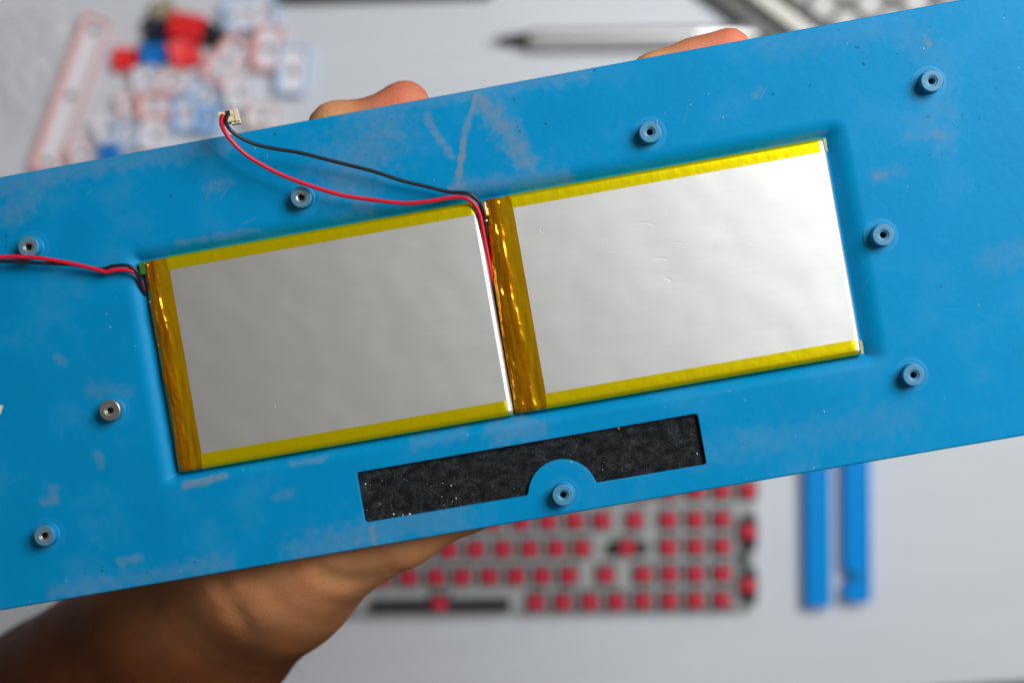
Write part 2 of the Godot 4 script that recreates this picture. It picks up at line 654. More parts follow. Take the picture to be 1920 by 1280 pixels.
func axis(lo: float, hi: float, marks: Array, coarse: float, fine: float) -> PackedFloat32Array:
	# positions from lo to hi, fine inside the marked stretches
	var out := PackedFloat32Array([lo])
	var x := lo
	while x < hi - 0.05:
		var step := coarse
		for m in marks:
			if x >= m[0] - 0.01 and x < m[1]:
				step = fine
			elif x < m[0] and x + step > m[0]:
				step = m[0] - x
		x = minf(x + maxf(step, 0.05), hi)
		out.append(x)
	return out


func case_shell() -> void:
	var t := thing("keyboard_case", "blue plastic keyboard bottom case held up tilted, screw posts and battery well facing the camera", "keyboard case", CT)
	var er := 0.7
	# --- upper field with the well
	var us := axis(U0 + er, U1 - er, [[WELL[0] - 7, WELL[0] + 1], [WELL[1] - 1, WELL[1] + 12]], 6.0, 0.45)
	var vs := axis(V0 + er, 31.0, [[WELL[2] - 7, WELL[2] + 1], [WELL[3] - 1, WELL[3] + 5.5]], 5.0, 0.45)
	var ul := [[U0, -8.5], [U0, -er], [U0 + er * 0.29, -er * 0.29]]
	for u in us:
		ul.append([u, 0.0])
	ul.append_array([[U1 - er * 0.29, -er * 0.29], [U1, -er], [U1, -8.5]])
	var vl := [[V0, -8.5], [V0, -er], [V0 + er * 0.10, -er * 0.55], [V0 + er * 0.29, -er * 0.29], [V0 + er * 0.6, -er * 0.08]]
	for v in vs:
		vl.append([v, 0.0])
	var nv := vl.size()
	var f := func(i: int, j: int):
		var a: Array = ul[i]
		var b: Array = vl[nv - 1 - j]
		var h: float = minf(minf(a[1], b[1]), well(a[0], b[0]))
		return [Vector3(a[0], h, b[0]) * MM, case_uv(a[0], b[0])]
	var pieces := [grid(ul.size(), nv, f)]
	# --- lower rim
	var rim := [[60.3, 0.0], [60.58, -0.06], [60.8, -0.2], [60.93, -0.4], [61.0, -0.7], [61.0, -8.5]]
	pieces.append(grid(2, rim.size(), func(i: int, j: int):
		var b: Array = rim[rim.size() - 1 - j]
		var u := U0 if i == 0 else U1
		return [Vector3(u, b[1], b[0]) * MM, case_uv(u, b[0])]))
	# --- lower strip with the window, in two halves that meet over the post on the tab
	var cu := 8.1
	var cv := 54.3
	var tr := 11.7
	var wl := -60.7
	var wr := 58.0
	var wt := 34.75
	var wb := 52.7
	var c := 1.3
	var edge := PackedVector2Array()   # the opening, from its top middle round by the left, the tab, the right
	edge.append(Vector2(cu, wt))
	for q in [[Vector2(wl + c, wt + c), -90.0, -180.0], [Vector2(wl + c, wb - c), 180.0, 90.0]]:
		for k in 6:
			var a: float = deg_to_rad(lerpf(q[1], q[2], k / 5.0))
			edge.append(q[0] + Vector2(cos(a), sin(a)) * c)
	var a0 := rad_to_deg(asin((wb - 0.9 - cv) / tr))
	edge.append(Vector2(cu - tr * cos(deg_to_rad(a0)) - 0.6, wb))
	for k in 25:
		var a := deg_to_rad(lerpf(-180.0 - a0, a0, k / 24.0))
		edge.append(Vector2(cu + cos(a) * tr, cv + sin(a) * tr))
		if k == 12:
			edge[-1] = Vector2(cu, cv - tr)
	edge.append(Vector2(cu + tr * cos(deg_to_rad(a0)) + 0.6, wb))
	for q in [[Vector2(wr - c, wb - c), 90.0, 0.0], [Vector2(wr - c, wt + c), 0.0, -90.0]]:
		for k in 6:
			var a: float = deg_to_rad(lerpf(q[1], q[2], k / 5.0))
			edge.append(q[0] + Vector2(cos(a), sin(a)) * c)
	var mid := 0
	for k in edge.size():
		if edge[k].is_equal_approx(Vector2(cu, cv - tr)):
			mid = k
	var left := PackedVector2Array([Vector2(U0, 31.0), Vector2(cu, 31.0)])
	left.append_array(edge.slice(0, mid + 1))
	left.append_array(PackedVector2Array([Vector2(cu, 60.3), Vector2(U0, 60.3)]))
	var right := PackedVector2Array([Vector2(U1, 31.0), Vector2(U1, 60.3), Vector2(cu, 60.3)])
	right.append_array(edge.slice(mid))
	right.append_array(PackedVector2Array([Vector2(cu, wt), Vector2(cu, 31.0)]))
	for poly in [left, right]:
		pieces.append(flat_polygon(poly, 0.0, true))
	var n := edge.size()
	var wall := [[0.0, 0.0], [0.10, -0.05], [0.22, -0.2], [0.26, -0.4], [0.26, -2.6]]
	pieces.append(grid(n + 1, wall.size(), func(i: int, j: int):
		var p: Vector2 = edge[i % n]
		var d := (edge[(i + 1) % n] - edge[(i - 1 + n) % n]).normalized()
		p += Vector2(d.y, -d.x) * wall[j][0]
		return [Vector3(p.x, wall[j][1], p.y) * MM, case_uv(p.x, p.y)]))
	# --- underside
	pieces.append(flat_polygon(PackedVector2Array([Vector2(U0, V0), Vector2(U1, V0), Vector2(U1, V1), Vector2(U0, V1)]), -8.5, false))
	part("shell", join(pieces), M.case, t)
	# --- dark felt behind the window
	var fu := [wl - 2.0, wr + 2.0]
	var fv := [wt - 2.0, V1 - 2.0]
	var fl := grid(80, 16, func(i: int, j: int):
		var u := lerpf(fu[0], fu[1], i / 79.0)
		var v := lerpf(fv[1], fv[0], j / 15.0)
		return [Vector3(u, -1.55, v) * MM, Vector2(i / 79.0, j / 15.0)])
	part("felt_pad", fl.commit(), M.felt, t)
	# --- posts
	var sleeve := join([lathe([[5.9, 0.012], [5.2, 0.05], [4.78, 0.075], [4.71, 0.03], [4.64, 0.012], [4.1, 0.02], [3.86, 0.14], [3.72, 0.5]].map(func(p): return [p[0] * MM, p[1] * MM]), 56)])
	var tubular := join([lathe([[3.72, 0.5], [3.66, 1.4], [3.62, 3.95]].map(func(p): return [p[0] * MM, p[1] * MM]), 56)])
	var top := join([lathe([[3.62, 3.95], [3.55, 4.1], [3.36, 4.2], [2.0, 4.2], [1.86, 4.15]].map(func(p): return [p[0] * MM, p[1] * MM]), 56)])
	var bore := join([lathe([[1.86, 4.15], [1.66, 3.9], [1.30, 3.78], [1.14, 3.6], [1.06, 3.3], [1.02, 0.9]].map(func(p): return [p[0] * MM, p[1] * MM]), 40)])
	var plug := join([lathe([[1.04, 0.9], [0.0, 0.9]].map(func(p): return [p[0] * MM, p[1] * MM]), 24)])
	var sites := [[52, 462, 2], [564, 369, 2], [1219, 247, 1], [1748.5, 151, 1], [1657.5, 440, 1], [1714.5, 703, 1], [1056, 928, 1], [205, 769, 3], [82, 1004, 2]]
	for s in sites:
		var p := cp(s[0], s[1], 4.2)
		p.y = 0.0
		var o := part("screw_post", sleeve, M.post, t, p)
		part("sleeve", tubular, [null, M.post, M.post, M.steel][s[2]], o)
		part("rim", top, [null, M.post_worn, M.post_grey, M.steel][s[2]], o)
		part("threaded_hole", bore, [null, M.post_worn, M.steel, M.steel][s[2]], o)
		part("hole_bottom", plug, M.dark, o)
		if s[2] == 3:
			o.set_meta("label", "bare metal screw post without blue paint")
	# --- crumbs and dust lying on the case
	var dust := SurfaceTool.new()
	dust.begin(Mesh.PRIMITIVE_TRIANGLES)
	var brown := SurfaceTool.new()
	brown.begin(Mesh.PRIMITIVE_TRIANGLES)
	var spots := [[1546, 772, 0, 0.45], [1368, 733, 0, 0.35], [1492, 817, 0, 0.3], [685, 907, -1.5, 0.4], [755, 965, -1.5, 0.5], [768, 964, -1.5, 0.75], [738, 964, -1.5, 0.5], [846, 910, -1.5, 0.5], [855, 934, -1.5, 0.55], [848, 940, -1.5, 0.35], [688, 981, -1.5, 0.4], [670, 910, -1.5, 0.7], [1307, 850, -1.5, 0.5], [830, 906, -1.5, 0.3], [712, 944, -1.5, 0.3], [1130, 880, -1.5, 0.25], [515, 763, 0.9, 0.35], [1732, 91, 0, 0.3], [1356, 219, 0, 0.3]]
	for k in 34:
		spots.append([rng.randf_range(675, 1000), rng.randf_range(890, 970), -1.5, rng.randf_range(0.08, 0.2)])
	for k in 16:
		spots.append([rng.randf_range(1110, 1310), rng.randf_range(800, 870), -1.5, rng.randf_range(0.08, 0.17)])
	for s in spots:
		crumb(dust, cp(s[0], s[1], s[2]), s[3] * MM)
	for s in [[824, 858, -1.5, 0.6], [1160, 803, -1.5, 0.95], [1396, 830, 0, 0.5], [864, 948, -1.5, 0.35], [515, 794, 0.9, 0.4], [1232, 228, 4.2, 0.7]]:
		crumb(brown, cp(s[0], s[1], s[2]), s[3] * MM)
	dust.generate_normals()
	brown.generate_normals()
	part("dust", dust.commit(), M.crumb, t).set_meta("kind", "stuff")
	part("brown_crumbs", brown.commit(), M.crumb_brown, t).set_meta("kind", "stuff")


func crumb(st: SurfaceTool, at: Vector3, r: float) -> void:
	st.set_smooth_group(-1)
	var p := []
	for d in [Vector3.RIGHT, Vector3.LEFT, Vector3.UP, Vector3.DOWN, Vector3.BACK, Vector3.FORWARD]:
		p.append(at + d.rotated(Vector3(0.3, 0.8, 0.5).normalized(), rng.randf() * 0.8) * r * rng.randf_range(0.35, 1.0) + Vector3(0, r * 0.2, 0))
	for q in [[0, 2, 4], [4, 2, 1], [1, 2, 5], [5, 2, 0], [4, 3, 0], [1, 3, 4], [5, 3, 1], [0, 3, 5]]:
		for k in [0, 2, 1]:
			st.add_vertex(p[q[k]])


func flat_polygon(poly: PackedVector2Array, h: float, up: bool) -> SurfaceTool:
	var st := SurfaceTool.new()
	st.begin(Mesh.PRIMITIVE_TRIANGLES)
	var tri := Geometry2D.triangulate_polygon(poly)
	for k in range(0, tri.size(), 3):
		var a := poly[tri[k]]
		var b := poly[tri[k + 1]]
		var c := poly[tri[k + 2]]
		# seen from above with z down the page, x right: clockwise there is a positive cross product
		if ((b - a).cross(c - a) > 0) != up:
			var s := b
			b = c
			c = s
		for p in [a, b, c]:
			st.set_uv(case_uv(p.x, p.y))
			st.set_normal(Vector3.UP if up else Vector3.DOWN)
			st.add_vertex(Vector3(p.x, h, p.y) * MM)
	st.index()
	return st


# ------------------------------------------------------------------ batteries
func rounded_box(lo: Vector3, hi: Vector3, r: float, uvbox: bool) -> ArrayMesh:
	var st := SurfaceTool.new()
	st.begin(Mesh.PRIMITIVE_TRIANGLES)
	var base := 0
	for ax in 3:
		for s in [-1, 1]:
			var b := (ax + 1) % 3
			var c := (ax + 2) % 3
			var lists := []
			for k in [b, c]:
				var l := []
				for i in 7:
					l.append(lo[k] + r * i / 6.0)
				for i in range(1, 12):
					l.append(lerpf(lo[k] + r, hi[k] - r, i / 12.0))
				for i in 7:
					l.append(hi[k] - r + r * i / 6.0)
				lists.append(l)
			var nb: int = lists[0].size()
			var nc: int = lists[1].size()
			for j in nc:
				for i in nb:
					var p := Vector3.ZERO
					p[ax] = hi[ax] if s > 0 else lo[ax]
					p[b] = lists[0][i]
					p[c] = lists[1][j]
					var q := p.clamp(lo + Vector3.ONE * r, hi - Vector3.ONE * r)
					var nrm := (p - q).normalized()
					p = q + nrm * r
					st.set_normal(nrm)
					st.set_uv(Vector2((p.x - lo.x) / (hi.x - lo.x), (p.z - lo.z) / (hi.z - lo.z)))
					st.add_vertex(p * MM)
			for j in nc - 1:
				for i in nb - 1:
					var a := base + j * nb + i
					var quad := [a, a + nb, a + 1, a + 1, a + nb, a + nb + 1] if s > 0 else [a, a + 1, a + nb, a + 1, a + nb + 1, a + nb]
					for k in quad:
						st.add_index(k)
			base += nb * nc
	return st.commit()


func battery(called: String, u0: float, first: bool) -> void:
	var L := 118.2 if first else 117.6
	var W := 74.2
	var T := 4.1
	var r := 1.9
	var vc := -12.35
	var label := "silver pouch battery on the left of the case, its wires leaving past the left edge" if first else "silver pouch battery on the right of the case, its wires ending in a small connector"
	var t := thing(called, label, "battery", CT * Transform3D(Basis(), Vector3(u0, -WELL_D, vc) * MM), "flat batteries in the case well")
	part("foil_pouch", rounded_box(Vector3(4.2, 0.05, -W / 2), Vector3(L, T, W / 2), r, true), M.foil if first else M.foil_creased, t)
	var wob := noise(0.08, 7 if first else 8, 3)
	# yellow tape folded over both long edges
	for s in [-1, 1]:
		var path := [[5.3 if s > 0 else 4.7, T], [3.2, T], [r, T]]
		for k in range(1, 9):
			var a := k / 8.0 * PI / 2
			path.append([r - sin(a) * r, T - r + cos(a) * r])
		path.append_array([[0.0, 1.3], [0.0, 0.3]])
		var nn := path.size()
		var g := grid(90, nn, func(i: int, j: int):
			var k: int = nn - 1 - j if s > 0 else j
			var q: Array = path[k]
			var u := lerpf(9.3, L - 0.35, i / 89.0)
			var end := smoothstep(L - 2.0, L, u) * 0.9
			var off := 0.07 + 0.02 * wob.get_noise_2d(u * 0.8, k * 0.5 + s * 50) + (0.05 if k == 0 else 0.0) * 0.0
			var inward := Vector2(q[0], q[1])
			var nrm := Vector2(0, 1) if k < 3 else Vector2(-1, 0) if k > 10 else Vector2(-(r - q[0]) / r, (q[1] - T + r) / r)
			inward += nrm * off
			return [Vector3(u, inward.y - end * (1.0 if k < 12 else 0.0), s * (W / 2 - inward.x)) * MM, Vector2(u / 20.0, k / 10.0)])
		part("yellow_tape", g.commit(), M.yellow, t)
		# whitish crumpled tape end at the right
		var tb := grid(6, 9, func(i: int, j: int):
			var a := i / 5.0
			var b := j / 8.0
			var z := lerpf(W / 2 - 4.6, W / 2 - 0.2, b if s < 0 else 1.0 - b)
			var wv := wob.get_noise_2d(i * 9.0, j * 14.0 + s * 31)
			return [Vector3(L - 0.7 + a * 1.5 + wv * 0.25, T - 0.2 - a * a * 2.4 + wv * 0.3, s * z) * MM, Vector2(a, b)])
		if s < 0:
			tb = grid(6, 9, func(i: int, j: int):
				var a := i / 5.0
				var b := j / 8.0
				var wv := wob.get_noise_2d(i * 9.0, j * 14.0 + s * 31)
				return [Vector3(L - 0.7 + a * 1.5 + wv * 0.25, T - 0.2 - a * a * 2.4 + wv * 0.3, -lerpf(W / 2 - 4.6, W / 2 - 0.2, b)) * MM, Vector2(a, b)])
		if not first:
			part("tape_end", tb.commit(), M.tab, t)
	# amber tape over the terminal end
	var prof := [[9.9, T + 0.06], [9.0, T + 0.09], [8.0, T + 0.10], [7.0, T + 0.11], [6.2, T + 0.13], [5.6, T + 0.18], [5.0, T + 0.26], [4.4, T + 0.20], [3.8, T - 0.05], [3.3, T - 0.18], [2.7, T - 0.25], [2.2, T - 0.4], [1.7, T - 0.75], [1.3, T - 1.3], [0.9, T - 1.5], [0.55, T - 1.9], [0.3, T - 2.7], [0.15, T - 3.6], [0.1, 0.3]]
	var np := prof.size()
	var wr := noise(0.06, 17 if first else 18, 3)
	var fold := noise(0.09, 27 if first else 28, 2)
	var nz := 170
	var g2 := grid(np, nz, func(i: int, j: int):
		var q: Array = prof[np - 1 - i]
		var z := lerpf(W / 2 - 0.05, -W / 2 + (0.3 if first else 0.1), j / float(nz - 1))
		var k := np - 1 - i
		var amp := clampf((k - 1) / 5.0, 0.0, 1.0) * 0.6
		var wv := (wr.get_noise_2d(k * 5.0, z * 0.9) + 0.4 * wr.get_noise_2d(k * 9.0 + 70.0, z * 3.2) * clampf((k - 5) / 4.0, 0.0, 1.0)) * amp
		var fv := fold.get_noise_2d(k * 2.0 + 40.0, z * 0.5)
		var step := 0.12 * signf(fv) * amp * 2.0
		var edge := minf(W / 2 - absf(z), 1.9) / 1.9
		var drop := (1.0 - sqrt(clampf(1.0 - pow(1.0 - edge, 2.0), 0.0, 1.0))) * 1.9
		var h: float = maxf(q[1] + wv + step - drop, 0.3)
		if q[0] > 4.1:
			h = maxf(h, T + 0.06 - drop)
		var lean: float = (0.0 if first else lerpf(2.0, 0.3, smoothstep(0.4, 1.0, j / float(nz - 1)))) * clampf((k - 3) / 9.0, 0.0, 1.0)
		return [Vector3(q[0] + wv * 0.8 - lean, h, z) * MM, Vector2(1.0 - k / float(np - 1), j / float(nz - 1))])
	part("amber_tape", g2.commit(), M.orange, t)
	# the protection board under the tape, its corner in view
	part("circuit_board", bevel_box(3.4 * MM, 1.2 * MM, 60 * MM, 0.1 * MM, 0.2 * MM).commit(), M.pcb, t, Vector3(2.6, 1.0, -5.5) * MM)
	if first:
		part("board_corner", bevel_box(2.4 * MM, 2.2 * MM, 4.4 * MM, 0.2 * MM, 0.3 * MM).commit(), M.pcb, t, Vector3(0.4, 1.0, -W / 2 + 2.4) * MM)
	else:
		part("nickel_tab", bevel_box(1.4 * MM, 3.2 * MM, 5.2 * MM, 0.25 * MM, 0.3 * MM).commit(), M.solder, t, Vector3(0.2, 0.6, -W / 2 + 3.2) * MM)
		var sb := SphereMesh.new()
		sb.radius = 0.6 * MM
		sb.height = 1.1 * MM
		part("solder_blob", sb, M.solder, t, Vector3(0.0, 3.3, -W / 2 + 7.4) * MM)
	# wires
	var inv := t.transform.affine_inverse() * CT
	var red: Array
	var black: Array
	if first:
		red = [[-26, 776, 5.4], [-70, 792, 7], [-128, 760, 8], [-150, 650, 8], [-120, 530, 9], [-50, 488, 7], [0, 482, 6], [35, 481.4, 5.4], [70, 483, 4.8], [94, 487, 4.4], [129, 493, 4.0], [164, 501, 3.6], [183, 505.5, 3.2], [197, 509.5, 2.9], [211, 507, 2.8], [230, 505, 2.6], [246, 508, 2.0], [256, 514, 1.0], [262, 526, -0.6], [268, 544, -2.4]]
		black = [[-28, 768, 5.4], [-72, 780, 6], [-135, 765, 7], [-165, 645, 8], [-130, 540, 8], [-55, 498, 6], [0, 490, 5], [47, 491.5, 4.2], [94, 494, 3.6], [129, 495.5, 3.2], [160, 500, 2.7], [180, 503.5, 2.4], [195, 503.5, 2.4], [211, 498.5, 2.9], [234, 497, 2.9], [248, 502, 2.6], [257, 511, 1.8], [262, 525, 0.2], [266, 540, -1.2], [270, 554, -3.0]]
	else:
		red = [[418, 214, 13.6], [414.5, 232, 13.3], [426.5, 255, 11.6], [454.7, 285, 10], [488, 307, 8.6], [530.6, 329, 7.2], [587, 350, 6], [643, 366, 5.2], [699, 374.5, 4.6], [755.6, 380.6, 4.2], [798, 378, 3.8], [840, 371, 3.4], [865, 369, 3.0], [884, 377, 2.6], [896, 393, 1.8], [902, 413, 1.0], [907, 440, 0.2], [913, 470, -0.5], [920, 505, -1.3], [929, 540, -2.6], [937, 562, -3.6]]
		black = [[427, 213, 13.6], [423, 228, 13.4], [432, 244, 12.0], [454.7, 260, 10.6], [482.8, 271.6, 9.4], [516.5, 279, 8.4], [558.7, 285.6, 7.4], [601, 296, 6.6], [643, 306.7, 5.8], [699, 320.8, 5.0], [755.6, 339, 4.2], [798, 349, 3.6], [840, 359.5, 3.2], [862.5, 361, 3.6], [882, 364, 3.6], [896, 376, 2.8], [904, 390, 1.6], [909, 410, 0.0], [913, 440, -1.4], [918, 470, -2.8]]
	for k in 2:
		var pts := []
		for p in [red, black][k]:
			pts.append(inv * cp(p[0], p[1], p[2]))
		part(["red_wire", "black_wire"][k], tube(pts, (0.76 if first else 0.70) * MM if k == 0 else 0.64 * MM).commit(), [M.red_wire, M.black_wire][k], t)
	# connector
	var c := Node3D.new()
	var spot := cp(431, 222.5, 10.2) if not first else cp(-130, 660, 8)
	var body := join([
		loft([[7.0, 4.4, 0.15, 0.0], [7.2, 4.6, 0.2, 0.15], [7.2, 4.6, 0.2, 2.6], [7.0, 4.4, 0.15, 2.75]].map(mmr)),
		moved(loft([[1.6, 5.0, 0.1, -0.3], [1.7, 5.2, 0.1, 3.0], [1.5, 5.0, 0.1, 3.1]].map(mmr)), Vector3(3.0, 0, 0.2)),
		moved(loft([[1.2, 4.9, 0.1, -0.3], [1.3, 5.0, 0.1, 2.9], [1.2, 4.9, 0.1, 3.0]].map(mmr)), Vector3(-3.2, 0, 0.1)),
		moved(loft([[3.6, 1.1, 0.1, 0.4], [3.6, 1.2, 0.1, 2.0], [3.3, 1.0, 0.1, 2.1]].map(mmr)), Vector3(2.2, 0, 2.7)),
		moved(loft([[1.1, 2.0, 0.1, 2.0], [1.1, 2.0, 0.1, 3.4], [0.9, 1.8, 0.1, 3.5]].map(mmr)), Vector3(1.2, 0, -1.0))])
	var hs := part("connector", body, M.cream, t, inv * spot)
	hs.rotation_degrees = Vector3(-12, 4, -6)
	hs.scale = Vector3.ONE * 0.88
	for x in [-0.2]:
		part("socket", bevel_box(1.9 * MM, 0.5 * MM, 1.7 * MM, 0.05 * MM, 0.1 * MM).commit(), M.dark, hs, Vector3(x, 2.4, -1.3) * MM)
	c.free()
	if first:
		# the same kind of plug, its corner peeping in at the left border
		hs.position = inv * cp(-14, 774, 5.0)
		hs.rotation_degrees = Vector3(0, 62, 0)


func mmr(q: Array) -> Array:
	return [q[0] * MM, q[1] * MM, q[2] * MM, q[3] * MM]


func moved(st: SurfaceTool, by: Vector3) -> ArrayMesh:
	var o := SurfaceTool.new()
	o.begin(Mesh.PRIMITIVE_TRIANGLES)
	o.append_from(st.commit(), 0, Transform3D(Basis(), by * MM))
	return o.commit()


# ------------------------------------------------------------------ the hand
func person() -> void:
	var t := thing("person", "bare forearm and hand holding the blue case from beneath, fingertips past its top edge", "person", CT)
	# bones: [px, py, h] and radius at both ends, millimetres
	var J := {
		"elbow": [-350, 1760, -235, 56], "fore": [122, 1362, -130, 47], "low": [366, 1168, -72, 39], "wrist": [512, 1040, -47, 34],
		"heel": [610, 985, -34, 23], "thenar": [585, 860, -31, 21], "hypo": [672, 982, -31, 18.5],
		"t_mcp": [560, 560, -25, 14], "t_ip": [633, 246, -18.5, 9.6], "t_mid": [696, 236, -18.0, 8.2], "t_tip": [759, 199.5, -18.4, 9.4],
		"i_mcp": [800, 640, -24, 13], "i_pip": [1050, 330, -20, 10], "i_dip": [1228, 151, -17.4, 8.6], "i_mid": [1300, 122, -17.4, 8.1], "i_tip": [1366, 97, -17.6, 8.4],
		"m_mcp": [880, 745, -24, 13], "m_pip": [1120, 560, -19, 10], "m_dip": [1270, 470, -17.5, 8.6], "m_tip": [1370, 420, -17.2, 7.8],
		"r_mcp": [880, 850, -24, 12], "r_pip": [1100, 740, -19, 9.4], "r_dip": [1230, 690, -17.2, 8.2], "r_tip": [1310, 665, -17, 7.4],
		"p_mcp": [752, 982, -23, 12.5], "p_pip": [880, 945, -18.5, 8.8], "p_dip": [985, 908, -17.2, 7.4], "p_tip": [1060, 885, -17, 6.6],
	}
	var bones := [["elbow", "fore"], ["fore", "low"], ["low", "wrist"], ["wrist", "heel"], ["wrist", "thenar"], ["heel", "hypo"], ["hypo", "p_mcp"], ["heel", "i_mcp"], ["heel", "m_mcp"], ["heel", "r_mcp"], ["thenar", "i_mcp"], ["thenar", "t_mcp"], ["t_mcp", "t_ip"], ["t_ip", "t_mid"], ["t_mid", "t_tip"], ["i_mcp", "i_pip"], ["i_pip", "i_dip"], ["i_dip", "i_mid"], ["i_mid", "i_tip"], ["m_mcp", "m_pip"], ["m_pip", "m_dip"], ["m_dip", "m_tip"], ["r_mcp", "r_pip"], ["r_pip", "r_dip"], ["r_dip", "r_tip"], ["p_mcp", "p_pip"], ["p_pip", "p_dip"], ["p_dip", "p_tip"], ["i_mcp", "m_mcp"], ["m_mcp", "r_mcp"], ["r_mcp", "p_mcp"]]
	var P := {}
	var lo := Vector3.ONE * 1e9
	var hi := -lo
	for k in J:
		var p := cp(J[k][0], J[k][1], J[k][2]) / MM
		P[k] = p
		lo = lo.min(p - Vector3.ONE * (J[k][3] + 14.0))
		hi = hi.max(p + Vector3.ONE * (J[k][3] + 14.0))
	var cell := 2.6
	var nx := int((hi.x - lo.x) / cell) + 2
	var ny := int((hi.y - lo.y) / cell) + 2
	var nz := int((hi.z - lo.z) / cell) + 2
	var sum := PackedFloat32Array()
	sum.resize(nx * ny * nz)
	for b in bones:
		var a: Vector3 = P[b[0]]
		var d: Vector3 = P[b[1]] - a
		var ra: float = J[b[0]][3]
		var rb: float = J[b[1]][3]
		var dl := d.length_squared()
		var k := 1.0 / (2.2 if minf(ra, rb) < 11.0 else 3.6)
		var reach := maxf(ra, rb) + 11.0
		var l := ((a.min(a + d) - Vector3.ONE * reach - lo) / cell).floor().max(Vector3.ZERO)
		var h := ((a.max(a + d) + Vector3.ONE * reach - lo) / cell).ceil()
		# a long bone is walked in short boxes so that few cells are visited in vain
		var pieces := maxi(1, int(sqrt(dl) / (reach * 1.2)))
		var done := {}
		for q in pieces:
			var s0 := a + d * (q / float(pieces))
			var s1 := a + d * ((q + 1) / float(pieces))
			l = ((s0.min(s1) - Vector3.ONE * reach - lo) / cell).floor().max(Vector3.ZERO)
			h = ((s0.max(s1) + Vector3.ONE * reach - lo) / cell).ceil()
			for z in range(int(l.z), mini(int(h.z), nz - 1) + 1):
				for y in range(int(l.y), mini(int(h.y), ny - 1) + 1):
					var row := (z * ny + y) * nx
					for x in range(int(l.x), mini(int(h.x), nx - 1) + 1):
						var p := lo + Vector3(x, y, z) * cell - a
						var tt := clampf(p.dot(d) / dl, 0.0, 1.0)
						# each cell belongs to the piece its closest point is on
						if pieces > 1 and mini(int(tt * pieces), pieces - 1) != q:
							continue
						var dist := p.distance_to(d * tt) - lerpf(ra, rb, tt)
						if dist < 11.0:
							sum[row + x] += exp(-dist * k)
	# creases where the palm folds
	var creases := [[[596, 1040], [622, 1068], [660, 1082], [700, 1076]], [[405, 1030], [425, 1090], [455, 1140], [470, 1180]], [[520, 1085], [560, 1050], [600, 1035]]]
	for c in creases:
		for i in c.size() - 1:
			var a := cp(c[i][0], c[i][1], -22.0) / MM
			var b := cp(c[i + 1][0], c[i + 1][1], -22.0) / MM
			var x0 := int((minf(a.x, b.x) - 9.0 - lo.x) / cell)
			var x1 := int((maxf(a.x, b.x) + 9.0 - lo.x) / cell)
			var z0 := int((minf(a.z, b.z) - 9.0 - lo.z) / cell)
			var z1 := int((maxf(a.z, b.z) + 9.0 - lo.z) / cell)
			for z in range(z0, z1 + 1):
				for x in range(x0, x1 + 1):
					var q := Vector2(lo.x + x * cell, lo.z + z * cell)
					var d := q.distance_to(Geometry2D.get_closest_point_to_segment(q, Vector2(a.x, a.z), Vector2(b.x, b.z)))
					var cut := exp(-0.26 * exp(-d * d / 10.0))
					for y in range(int((-60.0 - lo.y) / cell), ny):
						sum[(z * ny + y) * nx + x] *= cut
	# surface nets
	var ids := PackedInt32Array()
	ids.resize(nx * ny * nz)
	ids.fill(-1)
	var st := SurfaceTool.new()
	st.begin(Mesh.PRIMITIVE_TRIANGLES)
	var count := 0
	var offs := [0, 1, nx, nx + 1, nx * ny, nx * ny + 1, nx * ny + nx, nx * ny + nx + 1]
	var cn := [Vector3(0, 0, 0), Vector3(1, 0, 0), Vector3(0, 1, 0), Vector3(1, 1, 0), Vector3(0, 0, 1), Vector3(1, 0, 1), Vector3(0, 1, 1), Vector3(1, 1, 1)]
	var edges := [[0, 1], [2, 3], [4, 5], [6, 7], [0, 2], [1, 3], [4, 6], [5, 7], [0, 4], [1, 5], [2, 6], [3, 7]]
	var tone := noise(0.03, 63, 4)
	var tips := [P["t_tip"], P["i_tip"], P["m_tip"], P["r_tip"], P["p_tip"]]
	var verts := PackedVector3Array()
	for z in nz - 1:
		for y in ny - 1:
			for x in nx - 1:
				var at := (z * ny + y) * nx + x
				var inside := 0
				for k in 8:
					if sum[at + offs[k]] >= 1.0:
						inside += 1
				if inside == 0 or inside == 8:
					continue
				var acc := Vector3.ZERO
				var n := 0
				for e in edges:
					var fa := sum[at + offs[e[0]]]
					var fb := sum[at + offs[e[1]]]
					if (fa >= 1.0) != (fb >= 1.0):
						var la := log(maxf(fa, 1e-4))
						var lb := log(maxf(fb, 1e-4))
						acc += cn[e[0]].lerp(cn[e[1]], la / (la - lb))
						n += 1
				var p := lo + (Vector3(x, y, z) + acc / n) * cell
				ids[at] = count
				count += 1
				verts.append(p)
				var near := 1e9
				for tp in tips:
					near = minf(near, p.distance_to(tp))
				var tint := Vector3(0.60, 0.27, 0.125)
				tint = tint.lerp(Vector3(0.125, 0.036, 0.011), smoothstep(30.0, 128.0, p.z - 0.45 * p.x - 45.0))  # forearm shade and dark hair painted into the skin colour, deepening to lower left
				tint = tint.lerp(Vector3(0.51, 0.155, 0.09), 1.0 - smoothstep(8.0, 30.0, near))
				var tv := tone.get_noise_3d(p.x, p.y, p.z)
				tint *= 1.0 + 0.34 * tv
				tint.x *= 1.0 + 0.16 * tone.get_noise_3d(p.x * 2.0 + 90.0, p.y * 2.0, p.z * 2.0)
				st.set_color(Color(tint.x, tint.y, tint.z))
				st.add_vertex(p * MM)
